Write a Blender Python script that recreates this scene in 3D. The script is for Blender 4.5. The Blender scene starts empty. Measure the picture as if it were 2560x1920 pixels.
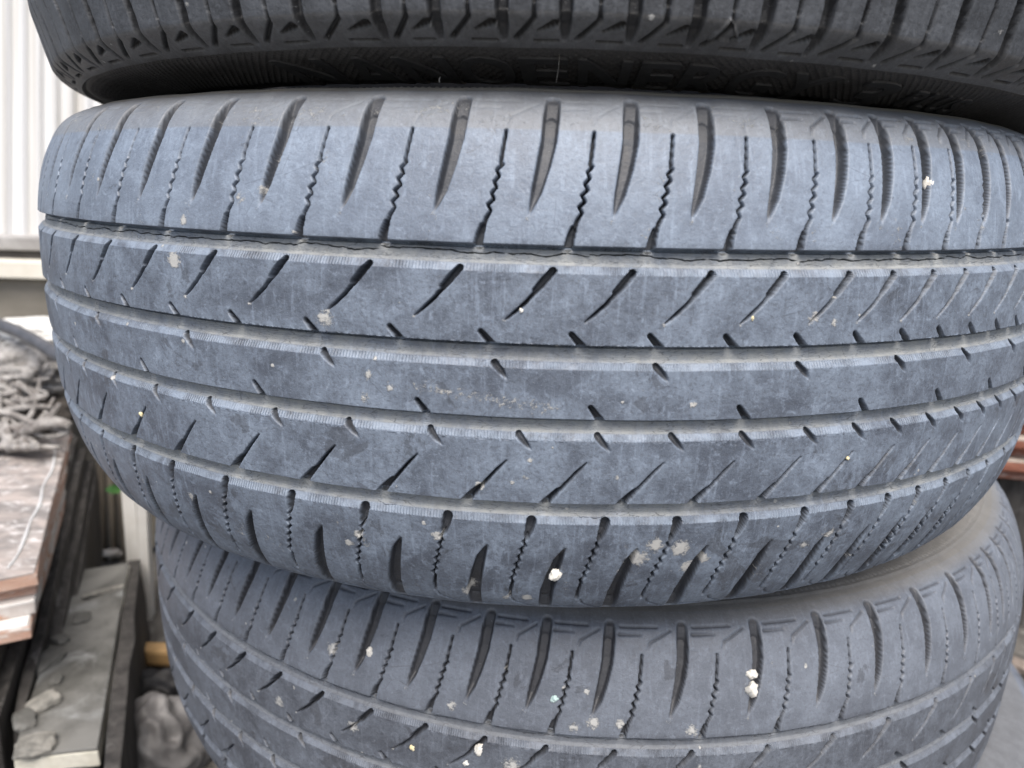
import bpy, bmesh, math, random
import numpy as np
from mathutils import Matrix, Vector, noise as mnoise

sc = bpy.context.scene
C = sc.collection
random.seed(4)
RNG = np.random.default_rng(7)

# ------------------------------------------------------------------ camera
FPX = 1762.0                                   # focal length in pixels of the 2560 wide photograph
CAM = np.array([-0.017792, -0.548335, 0.616278])
RM = np.array([[0.999593, -0.028535, 0.0],
               [0.007597, 0.266121, -0.96391],
               [0.027505, 0.963517, 0.26623]])
cd = bpy.data.cameras.new('camera')
cd.sensor_width = 36.0
cd.lens = FPX / 2560 * 36
cd.clip_start = 0.02
cd.clip_end = 300
cd.dof.use_dof = True
cd.dof.focus_distance = 0.285
cd.dof.aperture_fstop = 10.0
cam = bpy.data.objects.new('camera', cd)
C.objects.link(cam)
m4 = Matrix([list(RM[i]) + [CAM[i]] for i in range(3)] + [[0, 0, 0, 1]])
cam.matrix_world = m4
sc.camera = cam

# ------------------------------------------------------------------ sky, sun, exposure
SUN_EL, SUN_AZ = 60.0, 172.0                   # degrees; azimuth clockwise from +Y (behind the camera, a little left)
world = bpy.data.worlds.new('World')
sc.world = world
world.use_nodes = True
nt = world.node_tree
bg = nt.nodes['Background']
sky = nt.nodes.new('ShaderNodeTexSky')
sky.sky_type = 'NISHITA'
sky.sun_disc = False
sky.sun_elevation = math.radians(SUN_EL)
sky.sun_rotation = math.radians(SUN_AZ)
sky.air_density = 1.0
sky.dust_density = 3.5
sky.ozone_density = 1.0
nt.links.new(sky.outputs[0], bg.inputs[0])
bg.inputs[1].default_value = 0.065
sl = bpy.data.lights.new('sun', 'SUN')
sl.energy = 1.5
sl.angle = math.radians(42)
sl.color = (1.0, 0.94, 0.86)
so = bpy.data.objects.new('sun', sl)
C.objects.link(so)
el, az = math.radians(SUN_EL), math.radians(SUN_AZ)
sd = Vector((math.sin(az) * math.cos(el), math.cos(az) * math.cos(el), math.sin(el)))
so.rotation_euler = sd.to_track_quat('Z', 'Y').to_euler()
so.location = (0, 0, 5)
sc.view_settings.view_transform = 'Standard'
sc.view_settings.look = 'None'
sc.view_settings.gamma = 1
sc.view_settings.use_curve_mapping = False
sc.view_settings.exposure = 1.38


def ray(px, py):
    d = np.array([(px - 1280) / FPX, -(py - 960) / FPX, -1.0])
    return RM @ d


def at(px, py, dist):
    """world point on the ray of a photograph pixel, dist metres deep"""
    return Vector(CAM + ray(px, py) * dist)


def on_z(px, py, z):
    r = ray(px, py)
    return Vector(CAM + r * ((z - CAM[2]) / r[2]))


# ------------------------------------------------------------------ object helpers
def tag(o, label=None, cat=None, group=None, kind=None):
    if label: o['label'] = label
    if cat: o['category'] = cat
    if group: o['group'] = group
    if kind: o['kind'] = kind
    return o


def empty(name, loc=(0, 0, 0), mat=None):
    o = bpy.data.objects.new(name, None)
    o.empty_display_size = 0.05
    C.objects.link(o)
    if mat is not None: o.matrix_world = mat
    else: o.location = loc
    return o


def link_mesh(name, me, mat, parent=None):
    o = bpy.data.objects.new(name, me)
    C.objects.link(o)
    if mat: me.materials.append(mat)
    if parent: o.parent = parent
    return o


def bm_obj(name, bm, mat, parent=None, smooth=False):
    me = bpy.data.meshes.new(name)
    bm.normal_update()
    bm.to_mesh(me); bm.free()
    if smooth:
        me.polygons.foreach_set('use_smooth', [True] * len(me.polygons))
    return link_mesh(name, me, mat, parent)


# ------------------------------------------------------------------ materials
class NB:
    def __init__(s, name):
        s.m = bpy.data.materials.new(name)
        s.m.use_nodes = True
        s.t = s.m.node_tree
        s.b = s.t.nodes['Principled BSDF']
        s.out = s.t.nodes['Material Output']
    def n(s, typ, **kw):
        x = s.t.nodes.new(typ)
        for k, v in kw.items(): setattr(x, k, v)
        return x
    def put(s, sock, v):
        if hasattr(v, 'is_linked') or hasattr(v, 'links'): s.t.links.new(v, sock)
        elif isinstance(v, (tuple, list)) and len(v) == 3 and sock.type == 'RGBA': sock.default_value = (*v, 1)
        else: sock.default_value = v
    def math(s, op, a, b=0.0, c=None, clamp=False):
        x = s.n('ShaderNodeMath', operation=op, use_clamp=clamp)
        s.put(x.inputs[0], a); s.put(x.inputs[1], b)
        if c is not None: s.put(x.inputs[2], c)
        return x.outputs[0]
    def noise(s, vec, scale, detail=4, rough=0.6, dist=0.0, out=0):
        x = s.n('ShaderNodeTexNoise')
        s.put(x.inputs['Vector'], vec); x.inputs['Scale'].default_value = scale
        x.inputs['Detail'].default_value = detail; x.inputs['Roughness'].default_value = rough
        x.inputs['Distortion'].default_value = dist
        return x.outputs[out]
    def ramp(s, v, lo, hi):
        x = s.n('ShaderNodeMapRange', interpolation_type='SMOOTHSTEP')
        s.put(x.inputs[0], v); x.inputs[1].default_value = lo; x.inputs[2].default_value = hi
        return x.outputs[0]
    def mix(s, f, a, b):
        x = s.n('ShaderNodeMix', data_type='RGBA')
        s.put(x.inputs[0], f); s.put(x.inputs[6], a); s.put(x.inputs[7], b)
        return x.outputs[2]
    def scale(s, vec, xyz):
        x = s.n('ShaderNodeVectorMath', operation='MULTIPLY')
        s.put(x.inputs[0], vec); x.inputs[1].default_value = xyz
        return x.outputs[0]
    def attr(s, name):
        return s.n('ShaderNodeAttribute', attribute_name=name).outputs['Fac']
    def bump(s, h, strength, dist, prev=None):
        x = s.n('ShaderNodeBump')
        s.put(x.inputs['Height'], h); x.inputs['Strength'].default_value = strength
        x.inputs['Distance'].default_value = dist
        if prev is not None: s.put(x.inputs['Normal'], prev)
        return x.outputs[0]


def rubber_material(name, base, bloom, dark, dusty=(0.355, 0.368, 0.365), bloom_amt=1.0, rough=0.50, stain=1.0):
    """weathered tyre rubber: grey bloom over dark rubber, beige dust where it settles, stains, fine scratches"""
    b = NB(name)
    uv = b.n('ShaderNodeUVMap', uv_map='UVMap').outputs[0]
    big = b.noise(uv, 22, 5, 0.62, 0.3)
    mid = b.noise(uv, 95, 6, 0.68, 0.4)
    fine = b.noise(uv, 620, 4, 0.7)
    grain = b.noise(uv, 2100, 2, 0.6)
    streak = b.noise(b.scale(uv, (60, 500, 1)), 1.0, 4, 0.6)          # runs along the tread
    dirt_ = b.noise(b.scale(uv, (420, 45, 1)), 1.0, 4, 0.65)          # runs across the tread
    v = b.math('ADD', b.math('MULTIPLY', big, 0.55), b.math('MULTIPLY', mid, 0.45))
    f1 = b.ramp(v, 0.37, 0.63)
    col = b.mix(f1, base, bloom)
    f2 = b.math('MULTIPLY', b.ramp(b.noise(uv, 260, 5, 0.75, 0.6), 0.52, 0.72), 0.42 * bloom_amt)
    col = b.mix(f2, col, tuple(min(1, x * 1.8) for x in bloom))
    f3 = b.math('MULTIPLY', b.ramp(dirt_, 0.52, 0.72), 0.42 * bloom_amt)
    col = b.mix(f3, col, tuple(min(1, x * 1.5) for x in bloom))
    col = b.mix(b.math('MULTIPLY', b.ramp(fine, 0.55, 0.3), 0.45), col, dark)
    col = b.mix(b.math('MULTIPLY', b.ramp(grain, 0.52, 0.75), 0.30), col, tuple(x * 1.5 for x in bloom))
    sepv = b.n('ShaderNodeSeparateXYZ'); b.put(sepv.inputs[0], uv)
    col = b.mix(b.math('MULTIPLY', b.ramp(sepv.outputs[1], 0.047, 0.053), 0.22 * bloom_amt), col, tuple(min(1, x * 1.9) for x in bloom))  # upper shoulder lightened: less worn, and the light it catches put into the colour
    sp = b.math('ADD', b.noise(b.scale(uv, (1.0, .8, 1)), 120, 7, 0.72, 0.6), b.math('MULTIPLY', b.attr('stain'), 0.10))
    col = b.mix(b.math('MULTIPLY', b.ramp(sp, 0.58, 0.68), 0.36), col, tuple(min(1, x * 1.55) for x in bloom))
    # damp / clean patches with a sharp outline
    sn = b.noise(uv, 38, 8, 0.68, 1.0)
    sm = b.math('MULTIPLY', b.ramp(b.math('ADD', sn, b.math('MULTIPLY', b.attr('stain'), 0.16)), 0.655, 0.672), 0.42 * stain)
    col = b.mix(sm, col, dark)
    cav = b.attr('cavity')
    col = b.mix(b.math('MULTIPLY', b.attr('saw'), b.math('MULTIPLY', b.ramp(mid, .32, .62), .5)), col, tuple(min(1, x * 1.45) for x in bloom))  # groove chamfers tinted paler: sky light on these upward faces put into the colour
    col = b.mix(b.math('MULTIPLY', cav, 0.85), col, tuple(x * .8 for x in dark))  # cuts darkened: cleaner rubber, plus their shade painted into the colour
    # settled dust
    dn = b.noise(uv, 180, 5, 0.7)
    dn2 = b.noise(uv, 14, 4, 0.6, 0.5)
    da = b.attr('dust')
    dm = b.math('MULTIPLY', da, b.math('ADD', b.math('MULTIPLY', b.ramp(dn, 0.3, 0.68), 0.45), b.math('ADD', 0.18, b.math('MULTIPLY', b.ramp(dn2, 0.35, 0.62), 0.4))), clamp=True)
    col = b.mix(dm, col, dusty)
    ck = b.n('ShaderNodeTexVoronoi', feature='DISTANCE_TO_EDGE')
    b.put(ck.inputs['Vector'], b.scale(uv, (170, 1500, 1))); ck.inputs['Scale'].default_value = 1
    crk = b.math('MULTIPLY', b.ramp(ck.outputs[0], 0.07, 0.0), b.math('MULTIPLY', b.ramp(da, .4, .8), b.ramp(mid, .42, .56)))
    col = b.mix(b.math('MULTIPLY', crk, .6), col, dark)
    brown = b.math('MULTIPLY', b.math('MULTIPLY', b.attr('brown'), b.math('SUBTRACT', 1.0, b.math('MULTIPLY', cav, .75))), b.math('ADD', 0.45, b.math('MULTIPLY', mid, 0.6)), clamp=True)
    col = b.mix(brown, col, (0.235, 0.212, 0.172))
    # pale flecks and chalky mud marks
    fl = b.math('MULTIPLY', b.ramp(b.noise(uv, 800, 3, 0.8), 0.655, 0.74), 0.6)
    col = b.mix(fl, col, (0.42, 0.44, 0.46))
    mud = b.attr('mud')
    mm = b.math('MULTIPLY', b.ramp(b.math('ADD', b.math('MULTIPLY', mud, 0.55), b.noise(uv, 520, 5, 0.75)), 0.66, 0.84), 1.0, clamp=True)
    col = b.mix(mm, col, (0.50, 0.50, 0.485))
    # hairline scratches
    wv = b.n('ShaderNodeTexVoronoi', feature='DISTANCE_TO_EDGE')
    b.put(wv.inputs['Vector'], b.scale(uv, (70, 120, 1))); wv.inputs['Scale'].default_value = 1
    scr = b.math('MULTIPLY', b.ramp(wv.outputs[0], 0.012, 0.0), b.ramp(big, 0.5, 0.62))
    col = b.mix(b.math('MULTIPLY', scr, 0.35), col, dark)
    b.put(b.b.inputs['Base Color'], col)
    r = b.math('ADD', rough - 0.1, b.math('MULTIPLY', mid, 0.2))
    r = b.math('ADD', r, b.math('MULTIPLY', dm, 0.25), clamp=True)
    r = b.math('SUBTRACT', r, b.math('MULTIPLY', sm, 0.12), clamp=True)
    b.put(b.b.inputs['Roughness'], r)
    b.b.inputs['Specular IOR Level'].default_value = 0.5
    # saw-tooth ribbing of the groove walls
    sep = b.n('ShaderNodeSeparateXYZ'); b.put(sep.inputs[0], uv)
    saw = b.math('SINE', b.math('MULTIPLY', sep.outputs[0], 2 * math.pi / 0.00115))
    sawm = b.math('MULTIPLY', saw, b.math('MULTIPLY', b.attr('saw'), b.ramp(b.noise(uv, 60, 4, .6), .36, .60)))
    nrm = b.bump(mid, 0.35, 0.0012)
    nrm = b.bump(fine, 0.5, 0.0004, nrm)
    nrm = b.bump(grain, 0.4, 0.0002, nrm)
    nrm = b.bump(streak, 0.12, 0.0003, nrm)
    nrm = b.bump(crk, -0.8, 0.0004, nrm)
    nrm = b.bump(sawm, 0.9, 0.00022, nrm)
    nrm = b.bump(mm, 0.6, 0.0006, nrm)
    b.put(b.b.inputs['Normal'], nrm)
    return b.m


def simple(name, c1, c2, scale=30, rough=0.7, c3=None, t3=(0.58, 0.7), scale3=12, stretch=(1, 1, 1), bump=0.3, bdist=0.001, metallic=0.0, detail=6):
    b = NB(name)
    co = b.scale(b.n('ShaderNodeTexCoord').outputs['Object'], stretch)
    a = b.noise(co, scale, detail, 0.65, 0.3)
    col = b.mix(b.ramp(a, 0.32, 0.68), c1, c2)
    if c3 is not None:
        col = b.mix(b.ramp(b.noise(co, scale3, 6, 0.7, 0.8), *t3), col, c3)
    b.put(b.b.inputs['Base Color'], col)
    b.b.inputs['Roughness'].default_value = rough
    b.b.inputs['Metallic'].default_value = metallic
    b.put(b.b.inputs['Normal'], b.bump(b.noise(co, scale * 4, 5, 0.7), bump, bdist))
    return b.m


# ------------------------------------------------------------------ tyre geometry
R0, K2, K4 = 0.32, 0.3938, 184.8
PITCH_SEQ = [5.65, 5.65, 4.75, 4.75, 3.65, 3.65, 3.65, 4.75, 4.75, 5.65, 3.65, 4.75]


def crown(z): return R0 - K2 * z * z - K4 * z ** 4


def half_profile(side):
    """(r, z) from the crown edge to the bead; z positive"""
    if side == 'wide':
        return [(0.3076, .0850), (0.3062, .0875), (0.3045, .0900), (0.3018, .0930), (0.2982, .0957), (0.2935, .0980), (0.2875, .0997),
                (0.2800, .1006), (0.2700, .1010), (0.2550, .1002), (0.2400, .0975), (0.2280, .0930), (0.2190, .0880), (0.2120, .0820), (0.2080, .0760)]
    return [(0.3109, .0850), (0.3075, .0875), (0.3035, .0897), (0.2995, .0915), (0.2950, .0929), (0.2900, .0940), (0.2850, .0948), (0.2800, .0958),
            (0.2700, .0985), (0.2550, .0985), (0.2400, .0930), (0.2280, .0890), (0.2190, .0850), (0.2120, .0800), (0.2080, .0750)]


class Tyre:
    def __init__(s, kind, scale, dense, fine=0.00040, coarse_deg=0.6, span=72):
        s.kind, s.scale = kind, scale
        hp = half_profile(kind)
        zt = np.linspace(-0.085, 0.085, 341)
        if kind == 'wide': rt = crown(zt)
        else: rt = np.interp(np.abs(zt), [0, .03, .06, .085], [.322, .3205, .3175, .3109])
        prof = [(r, -z) for r, z in hp[::-1]][:-1] + list(zip(rt, zt)) + hp[1:]
        prof = np.array(prof, float)                       # bottom bead -> top bead
        prof[:, 0] *= scale
        # smooth the joins a little
        seg = np.hypot(*np.diff(prof, axis=0).T)
        cum = np.concatenate([[0], np.cumsum(seg)])
        s0 = np.interp(0, prof[:, 1][(np.abs(prof[:, 1]) < .084)], cum[(np.abs(prof[:, 1]) < .084)])
        cum -= s0
        nh = len(hp) - 1 - 7
        zp, cp = prof[nh:-nh, 1], cum[nh:-nh]
        s.zs = lambda z: float(np.interp(z, zp, cp))
        smax = cum[-1]
        sS = abs(np.interp(0.085, zp, cp))
        s.sS = sS
        # row positions
        rows = [np.arange(0, sS + .022, fine)]
        gz = []
        for a_, b_ in ((.0400, .0496), (.0083, .0172)):
            gz.append(np.arange(s.zs(a_), s.zs(b_), .00017))
        rows[0] = np.unique(np.round(np.concatenate([rows[0]] + (gz if fine < .0006 else [])), 6))
        cur = rows[0][-1]
        rows.append(np.arange(cur + fine * 1.5, sS + .045, fine * 1.5)); cur = rows[-1][-1]
        rows.append(np.linspace(cur, smax, 28)[1:])
        half = np.concatenate(rows)
        S = np.concatenate([-half[::-1], half[1:]])
        # resample the profile with a light smoothing
        ss = np.linspace(-smax, smax, 1400)
        rr = np.interp(ss, cum, prof[:, 0]); zz = np.interp(ss, cum, prof[:, 1])
        ker = np.hanning(23); ker /= ker.sum()
        pad = 11
        rr2 = np.convolve(np.pad(rr, pad, 'reflect', reflect_type='odd'), ker, 'valid')
        zz2 = np.convolve(np.pad(zz, pad, 'reflect', reflect_type='odd'), ker, 'valid')
        s.S = S
        s.r = np.interp(S, ss, rr2); s.z = np.interp(S, ss, zz2)
        dr = np.gradient(s.r, S); dz = np.gradient(s.z, S)
        L = np.hypot(dr, dz); s.nr = dz / L; s.nz = -dr / L
        # columns (theta positive to the viewer's left)
        step = math.degrees(fine / (R0 * scale))
        front = np.arange(-span, span, step)
        back = np.arange(span, 360 - span, coarse_deg)
        s.th = np.concatenate([front, back])                # increasing; back part is 72..288
        s.nfront = len(front)
        s.RR = R0 * scale
        s.A = np.radians(s.th) * s.RR                        # arc length
        s.D = np.zeros((len(S), len(s.th)), np.float32)
        s.H = np.zeros_like(s.D)                             # raised detail
        s.mud = np.zeros_like(s.D); s.stain = np.zeros_like(s.D)
        s.fine = fine

    def wrap(s, th):
        span = -s.th[0]
        while th < -span: th += 360
        while th >= 360 - span: th -= 360
        return th

    def stroke(s, pts, w, d, sharp=0.00035, target=None, mode='max', minw=0):
        """pts: (theta deg, s); w, d per point (metres)"""
        T = s.D if target is None else target
        pts = [(p[0], p[1]) for p in pts]
        base = s.wrap(pts[0][0]) - pts[0][0]
        coarse = not (-75 < pts[0][0] + base < 75)
        if coarse: sharp = max(sharp, 0.0008)
        if not hasattr(w, '__len__'): w = [w] * len(pts)
        if not hasattr(d, '__len__'): d = [d] * len(pts)
        for i in range(len(pts) - 1):
            a0, s0 = math.radians(pts[i][0] + base) * s.RR, pts[i][1]
            a1, s1 = math.radians(pts[i + 1][0] + base) * s.RR, pts[i + 1][1]
            W = max(w[i], w[i + 1]) / 2 + sharp * 1.5
            c0 = np.searchsorted(s.A, min(a0, a1) - W); c1 = np.searchsorted(s.A, max(a0, a1) + W)
            r0 = np.searchsorted(s.S, min(s0, s1) - W); r1 = np.searchsorted(s.S, max(s0, s1) + W)
            if c1 <= c0 or r1 <= r0: continue
            AA = s.A[c0:c1][None, :]; SS = s.S[r0:r1][:, None]
            da, ds = a1 - a0, s1 - s0; L2 = da * da + ds * ds + 1e-12
            t = np.clip(((AA - a0) * da + (SS - s0) * ds) / L2, 0, 1)
            dist = np.hypot(AA - a0 - t * da, SS - s0 - t * ds)
            ww = (w[i] + (w[i + 1] - w[i]) * t) / 2
            dd = d[i] + (d[i + 1] - d[i]) * t
            x = np.clip((ww + sharp - dist) / (2 * sharp), 0, 1)
            val = dd * x * x * (3 - 2 * x)
            sub = T[r0:r1, c0:c1]
            if mode == 'max': np.maximum(sub, val, out=sub)
            else: sub += val

    def blob(s, th, z, rad, amp=1.0, target=None, aspect=1.0):
        T = s.mud if target is None else target
        a0 = math.radians(s.wrap(th)) * s.RR; s0 = s.zs(z)
        c0 = np.searchsorted(s.A, a0 - rad * 1.6 * aspect); c1 = np.searchsorted(s.A, a0 + rad * 1.6 * aspect)
        r0 = np.searchsorted(s.S, s0 - rad * 1.6); r1 = np.searchsorted(s.S, s0 + rad * 1.6)
        AA = (s.A[c0:c1][None, :] - a0) / aspect; SS = s.S[r0:r1][:, None] - s0
        v = amp * np.clip(1.25 - np.hypot(AA, SS) / rad, 0, 1)
        sub = T[r0:r1, c0:c1]; np.maximum(sub, v, out=sub)

    def groove(s, z_wall, z_ch, depth=0.0035):
        """circumferential groove; z_wall = steep wall (under the upper rib), z_ch = outer edge of the chamfered lower wall"""
        a, b_ = s.zs(z_wall), s.zs(z_ch)
        sg = 1 if a > b_ else -1
        w = abs(a - b_)
        x = (a - s.S) * sg                                  # 0 at the steep wall, w at the chamfer edge
        d = np.interp(x, [0, .0002, .0005, .0010, .0015, w * .60, w * .70, w * .73, w], [0, depth * .9, depth + .0014, depth + .0012, depth, depth * .90, depth * .55, depth * .46, 0], left=0, right=0)
        s.gd = getattr(s, 'gd', np.zeros(len(s.S))); s.gd = np.maximum(s.gd, d)
        s.saw = getattr(s, 'saw', np.zeros(len(s.S)))
        s.saw = np.maximum(s.saw, ((x > w * .73) & (x < w * .98)).astype(float) + 0.8 * ((x > 0) & (x < .0012)))
        s.dustr = getattr(s, 'dustr', np.zeros(len(s.S)))
        s.dustr = np.maximum(s.dustr, np.interp(x, [0.0008, .0014, w * .68, w * .73, w * .97, w], [0, 1, 1, .14, .05, 0], left=0, right=0))
        return s

    def finish(s, mats, root, parts, brown=None):
        n, mcol = s.D.shape
        A = s.A[None, :]; SS = s.S[:, None]
        gd = getattr(s, 'gd', np.zeros(n))[:, None]
        D = np.maximum(s.D, gd)
        # worn, slightly uneven surface
        u, v = A, SS
        wob = (np.sin(u * 61 + 3 * np.sin(v * 40)) * np.sin(v * 83 + 1.3) + np.sin(u * 143 + v * 97)) * 0.00010
        wob = wob + RNG.normal(0, 1, D.shape) * 0.000018
        disp = -D + s.H + wob
        rr = s.r[:, None] + disp * s.nr[:, None]
        zz = s.z[:, None] + disp * s.nz[:, None]
        th = np.radians(s.th)[None, :]
        X = rr * np.cos(th); Y = -rr * np.sin(th)
        co = np.stack([X, Y, zz + 0 * X], -1).astype(np.float32)
        dust = np.clip(getattr(s, 'dustr', np.zeros(n))[:, None] * np.ones((1, mcol)), 0, 1)
        dust = np.where(s.D > gd + 0.0006, dust * 0.4 + 0.12 * 0, dust)
        dust = np.maximum(dust, s.extra_dust[:, None] if hasattr(s, 'extra_dust') else 0)
        saw = getattr(s, 'saw', np.zeros(n))[:, None] * (s.D < gd + .0004)
        br = (brown(s.S) if brown else np.zeros(n))[:, None] * np.ones((1, mcol))
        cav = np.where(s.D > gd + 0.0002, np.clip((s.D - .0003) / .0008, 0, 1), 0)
        uvu = np.broadcast_to(A, D.shape); uvv = np.broadcast_to(SS, D.shape)
        # extra column closing the ring (uv keeps running)
        for name, r0, r1, mat in parts:
            rows = slice(r0, r1 + 1); nr = r1 - r0 + 1
            P = co[rows].reshape(-1, 3)
            j = np.arange(mcol); jn = (j + 1) % mcol
            i = np.arange(nr - 1)[:, None]
            # winding: outward normals
            q = np.stack([i * mcol + j, (i + 1) * mcol + j, (i + 1) * mcol + jn, i * mcol + jn], -1).reshape(-1, 4)
            me = bpy.data.meshes.new(name)
            nf = len(q)
            me.vertices.add(len(P)); me.vertices.foreach_set('co', P.ravel())
            me.loops.add(nf * 4); me.loops.foreach_set('vertex_index', q.ravel().astype(np.int32))
            me.polygons.add(nf)
            me.polygons.foreach_set('loop_start', (np.arange(nf) * 4).astype(np.int32))
            me.polygons.foreach_set('loop_total', np.full(nf, 4, np.int32))
            me.update(calc_edges=True)
            me.polygons.foreach_set('use_smooth', np.ones(nf, bool))
            uu = uvu[rows].reshape(-1)[q]; vv = uvv[rows].reshape(-1)[q]
            last = (q % mcol)[:, 2] == 0
            uu = uu.copy(); uu[last, 2] += 2 * math.pi * s.RR; uu[last, 3] += 2 * math.pi * s.RR
            uvl = me.uv_layers.new(name='UVMap')
            uvl.data.foreach_set('uv', np.stack([uu, vv], -1).ravel().astype(np.float32))
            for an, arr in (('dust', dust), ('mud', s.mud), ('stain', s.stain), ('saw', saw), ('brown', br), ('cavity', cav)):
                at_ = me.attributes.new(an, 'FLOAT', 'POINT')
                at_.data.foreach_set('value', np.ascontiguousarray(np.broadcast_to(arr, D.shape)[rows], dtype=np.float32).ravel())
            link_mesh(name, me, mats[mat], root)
        # inner liner and bead ring so the casing is closed
        prof = [(s.r[-1], s.z[-1]), (s.r[-1] + .002, s.z[-1] - .012), (s.r[-1] + .03, s.z[-1] + .004), (s.r[-1] + .07, s.z[-1] + .006), (s.RR - .024, .05), (s.RR - .018, 0),
                (s.RR - .024, -.05), (s.r[0] + .07, s.z[0] - .006), (s.r[0] + .03, s.z[0] - .004), (s.r[0] + .002, s.z[0] + .012), (s.r[0], s.z[0])]
        bm = bmesh.new(); ring = []
        for k in range(72):
            a = 2 * math.pi * k / 72
            ring.append([bm.verts.new((p[0] * math.cos(a), p[0] * math.sin(a), p[1])) for p in prof])
        for k in range(72):
            for q_ in range(len(prof) - 1):
                bm.faces.new((ring[k][q_], ring[k][q_ + 1], ring[(k + 1) % 72][q_ + 1], ring[(k + 1) % 72][q_]))
        bm_obj('inner_liner', bm, mats['liner'], root, True)

    def point(s, th, z, lift=0.0):
        """local point on the outer surface"""
        sv = s.zs(z); r = np.interp(sv, s.S, s.r); zz = np.interp(sv, s.S, s.z)
        nr = np.interp(sv, s.S, s.nr); nz = np.interp(sv, s.S, s.nz)
        t = math.radians(th)
        return Vector(((r + lift * nr) * math.cos(t), -(r + lift * nr) * math.sin(t), zz + lift * nz))


def extend(arr, left, right, seq_l, seq_r, every=1):
    """continue a list of angles (descending) all round the tyre"""
    out = list(arr)
    x = arr[0]; k = 0
    up = []
    while True:
        x += sum(seq_l[(k * every + q) % len(seq_l)] for q in range(every)); k += 1
        if x > 178: break
        up.append(x)
    dn = []; x = arr[-1]; k = 0
    while True:
        x -= sum(seq_r[(k * every + q) % len(seq_r)] for q in range(every)); k += 1
        if x < -178: break
        dn.append(x)
    return up[::-1] + out + dn


SEQ_L = [5.7, 5.6, 5.7, 4.75, 4.75, 4.75, 3.7, 3.6, 3.7, 4.7, 4.8, 5.6]
SEQ_R = [3.4, 3.5, 3.6, 3.6, 4.7, 4.8, 4.8, 5.6, 5.7, 5.6, 4.8, 3.7]


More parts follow.
